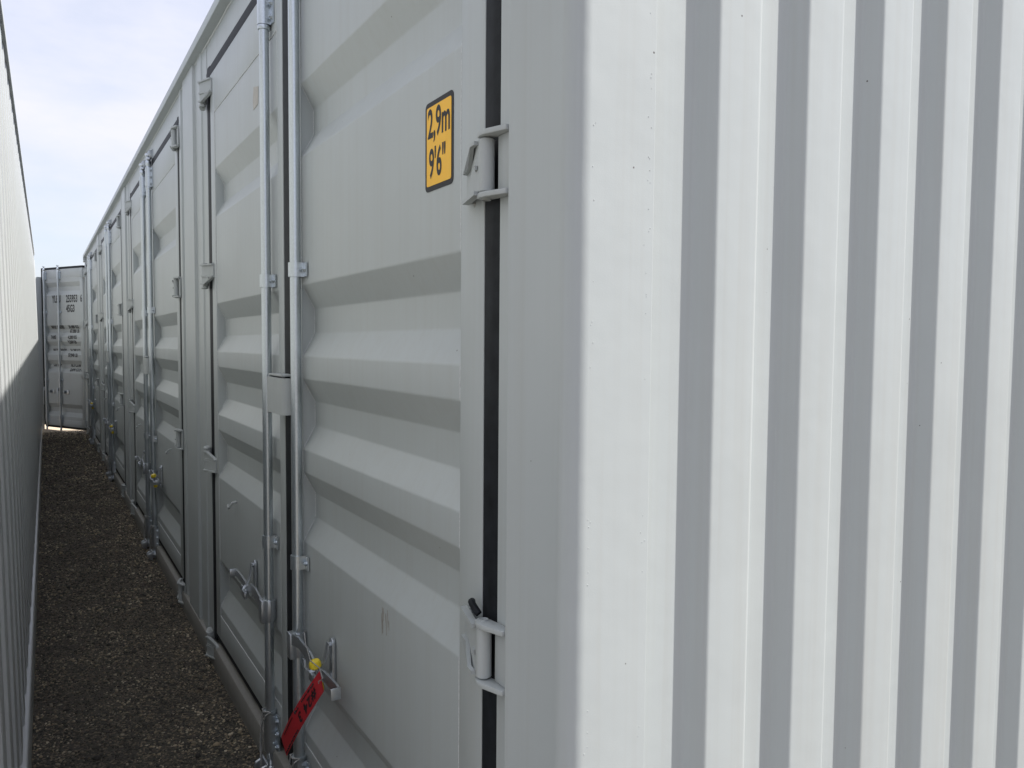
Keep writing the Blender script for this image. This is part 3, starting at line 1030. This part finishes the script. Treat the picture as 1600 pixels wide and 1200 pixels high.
for yf, sg in ((0.02, 1), (LL - 0.02, -1)):
    prof = [(-2.276, yf + sg * 0.045)]
    x = -2.22
    while x < -0.36:
        prof += [(x - 0.018, yf + sg * 0.045), (x, yf), (x + 0.11, yf), (x + 0.128, yf + sg * 0.045)]
        x += 0.25
    prof.append((-0.164, yf + sg * 0.045))
    put('end_wall', MB().sheet(fillet(prof, 0.008, 2), lambda u, v, a: (u, v, a), [0.14, H - 0.08]).mesh('end_wall', 'paint_far'), lc)
    y0, y1 = sorted((yf + sg * 0.002, yf + sg * 0.075))
    put('end_rail', MB().box(-2.23, -0.209, y0, y1, 0.0, 0.142, 0.004).mesh('end_rail', 'paint_far'), lc)
    put('end_rail', MB().box(-2.23, -0.209, y0, y1, H - 0.082, H - 0.01, 0.004).mesh('end_rail', 'paint_far'), lc)
prof = []
y = 0.165
while y < LL - 0.45:
    prof += [(y, -2.40), (y + 0.072, -2.40), (y + 0.14, -2.364), (y + 0.21, -2.364)]
    y += per
prof += [(y, -2.40), (LL - 0.162, -2.40)]
put('side_wall', MB().sheet(fillet(prof, 0.012, 2), lambda u, v, a: (v, u, a), [0.158, H - 0.058]).mesh('side_wall', 'paint_far'), lc)
put('bottom_rail', MB().box(-2.434, -2.34, 0.163, LL - 0.163, 0.004, 0.157, 0.004).mesh('bottom_rail', 'paint_far'), lc)
put('top_rail', MB().box(-2.42, -2.355, 0.163, LL - 0.163, H - 0.060, H - 0.004, 0.003).mesh('top_rail', 'paint_far'), lc)

# ------------------------------------------------------------------ grey container glimpsed far behind
fc = bpy.data.objects.new('shipping_container', None)
COL.objects.link(fc)
fc.location = (-2.375, 15.08, 0)
thing(fc, 'grey container behind the white one, showing a sliver beside the open door', 'shipping container')
FW = 2.438
FL = 6.06
HF = 2.591
for xx in (0.0, FW - 0.162):
    for yy in (0.0, FL - 0.178):
        put('corner_post', MB().box(xx, xx + 0.16, yy, yy + 0.16, 0.0, HF, 0.008).mesh('corner_post', 'paint'), fc)
put('end_rail', MB().box(0.162, FW - 0.164, 0.0, 0.09, HF - 0.12, HF - 0.004, 0.004).mesh('end_rail', 'paint'), fc)
put('end_rail', MB().box(0.162, FW - 0.164, 0.0, 0.09, 0.0, 0.13, 0.004).mesh('end_rail', 'paint'), fc)
put('roof', MB().box(0.02, FW - 0.02, 0.1, FL - 0.02, HF - 0.03, HF - 0.006).mesh('roof', 'paint'), fc)
for xx in (0.02, FW - 0.05):
    prof = []
    y = 0.162
    while y < FL - 0.4:
        prof += [(y, xx), (y + 0.072, xx), (y + 0.14, xx + 0.03), (y + 0.21, xx + 0.03)]
        y += per
    prof.append((FL - 0.17, xx))
    put('side_wall', MB().sheet(prof, lambda u, v, a: (v, u, a), [0.0, HF - 0.02]).mesh('side_wall', 'paint'), fc)
put('end_wall', MB().box(0.16, FW - 0.16, FL - 0.06, FL - 0.03, 0.0, HF - 0.04).mesh('end_wall', 'paint'), fc)
DWID = (FW - 0.33) / 2
f_frame = make_frame(DWID, 0.15, HF - 0.14, 0.07, 0.06, 0.27, HF - 0.26, False)
f_panel = make_panel(DWID, [(a_ * 0.88, b_ * 0.88) for a_, b_ in E_REC], 0.07, 0.06, 0.27, HF - 0.26, False)
for k in range(2):
    # leaf local: +y from hinge, outside -x; turned so that outside looks to -Y of the world
    dd = put('end_door', f_frame, fc, (0.165 + (k + 1) * DWID + (0.002 if k else -0.002), 0.02, 0), (0, 0, R(90)))
    put('door_panel', f_panel, dd)
    for t in (0.28, 0.80):
        put('lock_rod', rod_me, dd, (0, t, -0.12))
        put('rod_guide', guide_me, dd, (0, t, 2.30))
        put('rod_guide', guide_me, dd, (0, t, 0.25))

# ------------------------------------------------------------------ bolt seals and tag
def bolt_seal(y, z, label, group=None):
    e = bpy.data.objects.new('bolt_seal', None)
    COL.objects.link(e)
    e.location = (DX - 0.052, y, z)
    thing(e, label, 'bolt seal', group)
    hd = MB().lathe(0, 0, [(0, 0.014), (0.013, 0.013), (0.0165, 0.006), (0.0165, -0.004), (0.012, -0.009), (0, -0.009)], 12)
    put('seal_head', hd.mesh('seal_head', 'seal'), e)
    put('seal_pin', MB().lathe(0, 0, [(0, -0.0085), (0.0042, -0.0085), (0.0042, -0.045), (0, -0.045)], 10).mesh('seal_pin', 'steel'), e)
    put('seal_barrel', MB().lathe(0, 0, [(0, -0.0445), (0.010, -0.0445), (0.0125, -0.05), (0.0125, -0.072), (0.009, -0.078), (0, -0.078)], 12).mesh('seal_barrel', 'seal'), e)
    return e
RNY = NEAR_H + 1.0775
bs_labels = ['yellow bolt seal on the nearest lock handle, above the red tag',
             'yellow bolt seal on the second pair of doors from the corner',
             'yellow bolt seal on the third pair of doors along the passage',
             'small yellow bolt seal on the farthest pair of side doors']
for k in range(4):
    s_ = bolt_seal(RNY - 0.262 + k * BAY, HANDLE_Z + 0.034, bs_labels[k], 'bolt seals on the door handles')
    s_.rotation_euler = (R(8 * (k % 2)), R(-10), 0)

# red tag hanging from the seal wire
A = Vector((0.6115, 1.893, 0.612))      # hole end
Bq = Vector((0.585, 2.16, 0.318))      # lower end
ax = (Bq - A).normalized()
side = Vector((0.05, 0.724, 0.69))
side = (side - ax * side.dot(ax)).normalized()
nrm = ax.cross(side).normalized()
if nrm.x > 0:
    nrm = -nrm
Ltag = (Bq - A).length
tg = MB()
rows = []
NW, NL = 6, 24
W_ = 0.057
for j in range(NL + 1):
    t = j / NL
    row = []
    for i in range(NW + 1):
        w = (i / NW - 0.5) * W_
        bend = 0.008 * math.sin(t * 3.0) + 0.004 * (w / W_) * math.sin(t * 2.2) * 2
        row.append((t * Ltag, w, bend))
    rows.append(row)
def tag_pt(u, w, b):
    return ax * u + side * w + nrm * b
for off in (0.0, 0.0007):
    vs = [[tg.bm.verts.new(tag_pt(u, w, b + off)) for u, w, b in row] for row in rows]
    for j in range(NL):
        for i in range(NW):
            tg.bm.faces.new((vs[j][i], vs[j][i + 1], vs[j + 1][i + 1], vs[j + 1][i]))
tag = put('seal_tag', tg.mesh('seal_tag', 'red'), None, A)
thing(tag, 'long red tag with black handwriting hanging from the nearest lock handle', 'tag')
def on_tag(name, me, u0, w0, sx=1.0, sy=1.0):
    # text runs along the tag, letter tops towards the right-hand edge
    for v in me.vertices:
        u, w = u0 + v.co.x * sx, w0 - v.co.y * sy
        t = u / Ltag
        bend = 0.008 * math.sin(t * 3.0) + 0.004 * (w / W_) * math.sin(t * 2.2) * 2
        v.co = tag_pt(u, w, bend + 0.0014)
    put(name, me, tag)
on_tag('lettering', text_mesh('lettering', '#24 3', 0.038, 'black', 0.0014, 1.0, 1.15, 0.0), 0.050, 0.006, 1.55, 0.95)
def scribble(u0, u1, w, n, amp):
    pts = []
    for k in range(n):
        u = u0 + (u1 - u0) * k / (n - 1)
        ww = w + random.uniform(-amp, amp)
        t = u / Ltag
        bend = 0.008 * math.sin(t * 3.0) + 0.004 * (ww / W_) * math.sin(t * 2.2) * 2
        pts.append(tag_pt(u, ww, bend + 0.0014))
    return pts
sc = MB()
for args in ((0.05, 0.10, 0.019, 26, 0.0035), (0.108, 0.155, 0.019, 22, 0.003), (0.185, 0.225, 0.019, 20, 0.004), (0.25, 0.36, 0.019, 8, 0.0006), (0.235, 0.39, -0.023, 60, 0.0035)):
    sc.tube(scribble(*args), 0.0013, 4)
put('handwriting', sc.mesh('handwriting', 'black'), tag)['kind'] = 'stuff'
wire = MB().tube([ax * 0.014 + nrm * 0.004, ax * 0.010 + side * 0.004 + nrm * 0.006, ax * -0.004 + nrm * 0.006, ax * -0.02 + nrm * 0.004 - side * 0.004, (0.004, 0.03, 0.022), (-0.004, 0.085, 0.024), (0.0, 0.14, 0.05), (0.005, 0.17, 0.075), (0.004, 0.155, 0.082)], 0.0014, 6)
put('tag_wire', wire.mesh('tag_wire', 'cable'), tag)
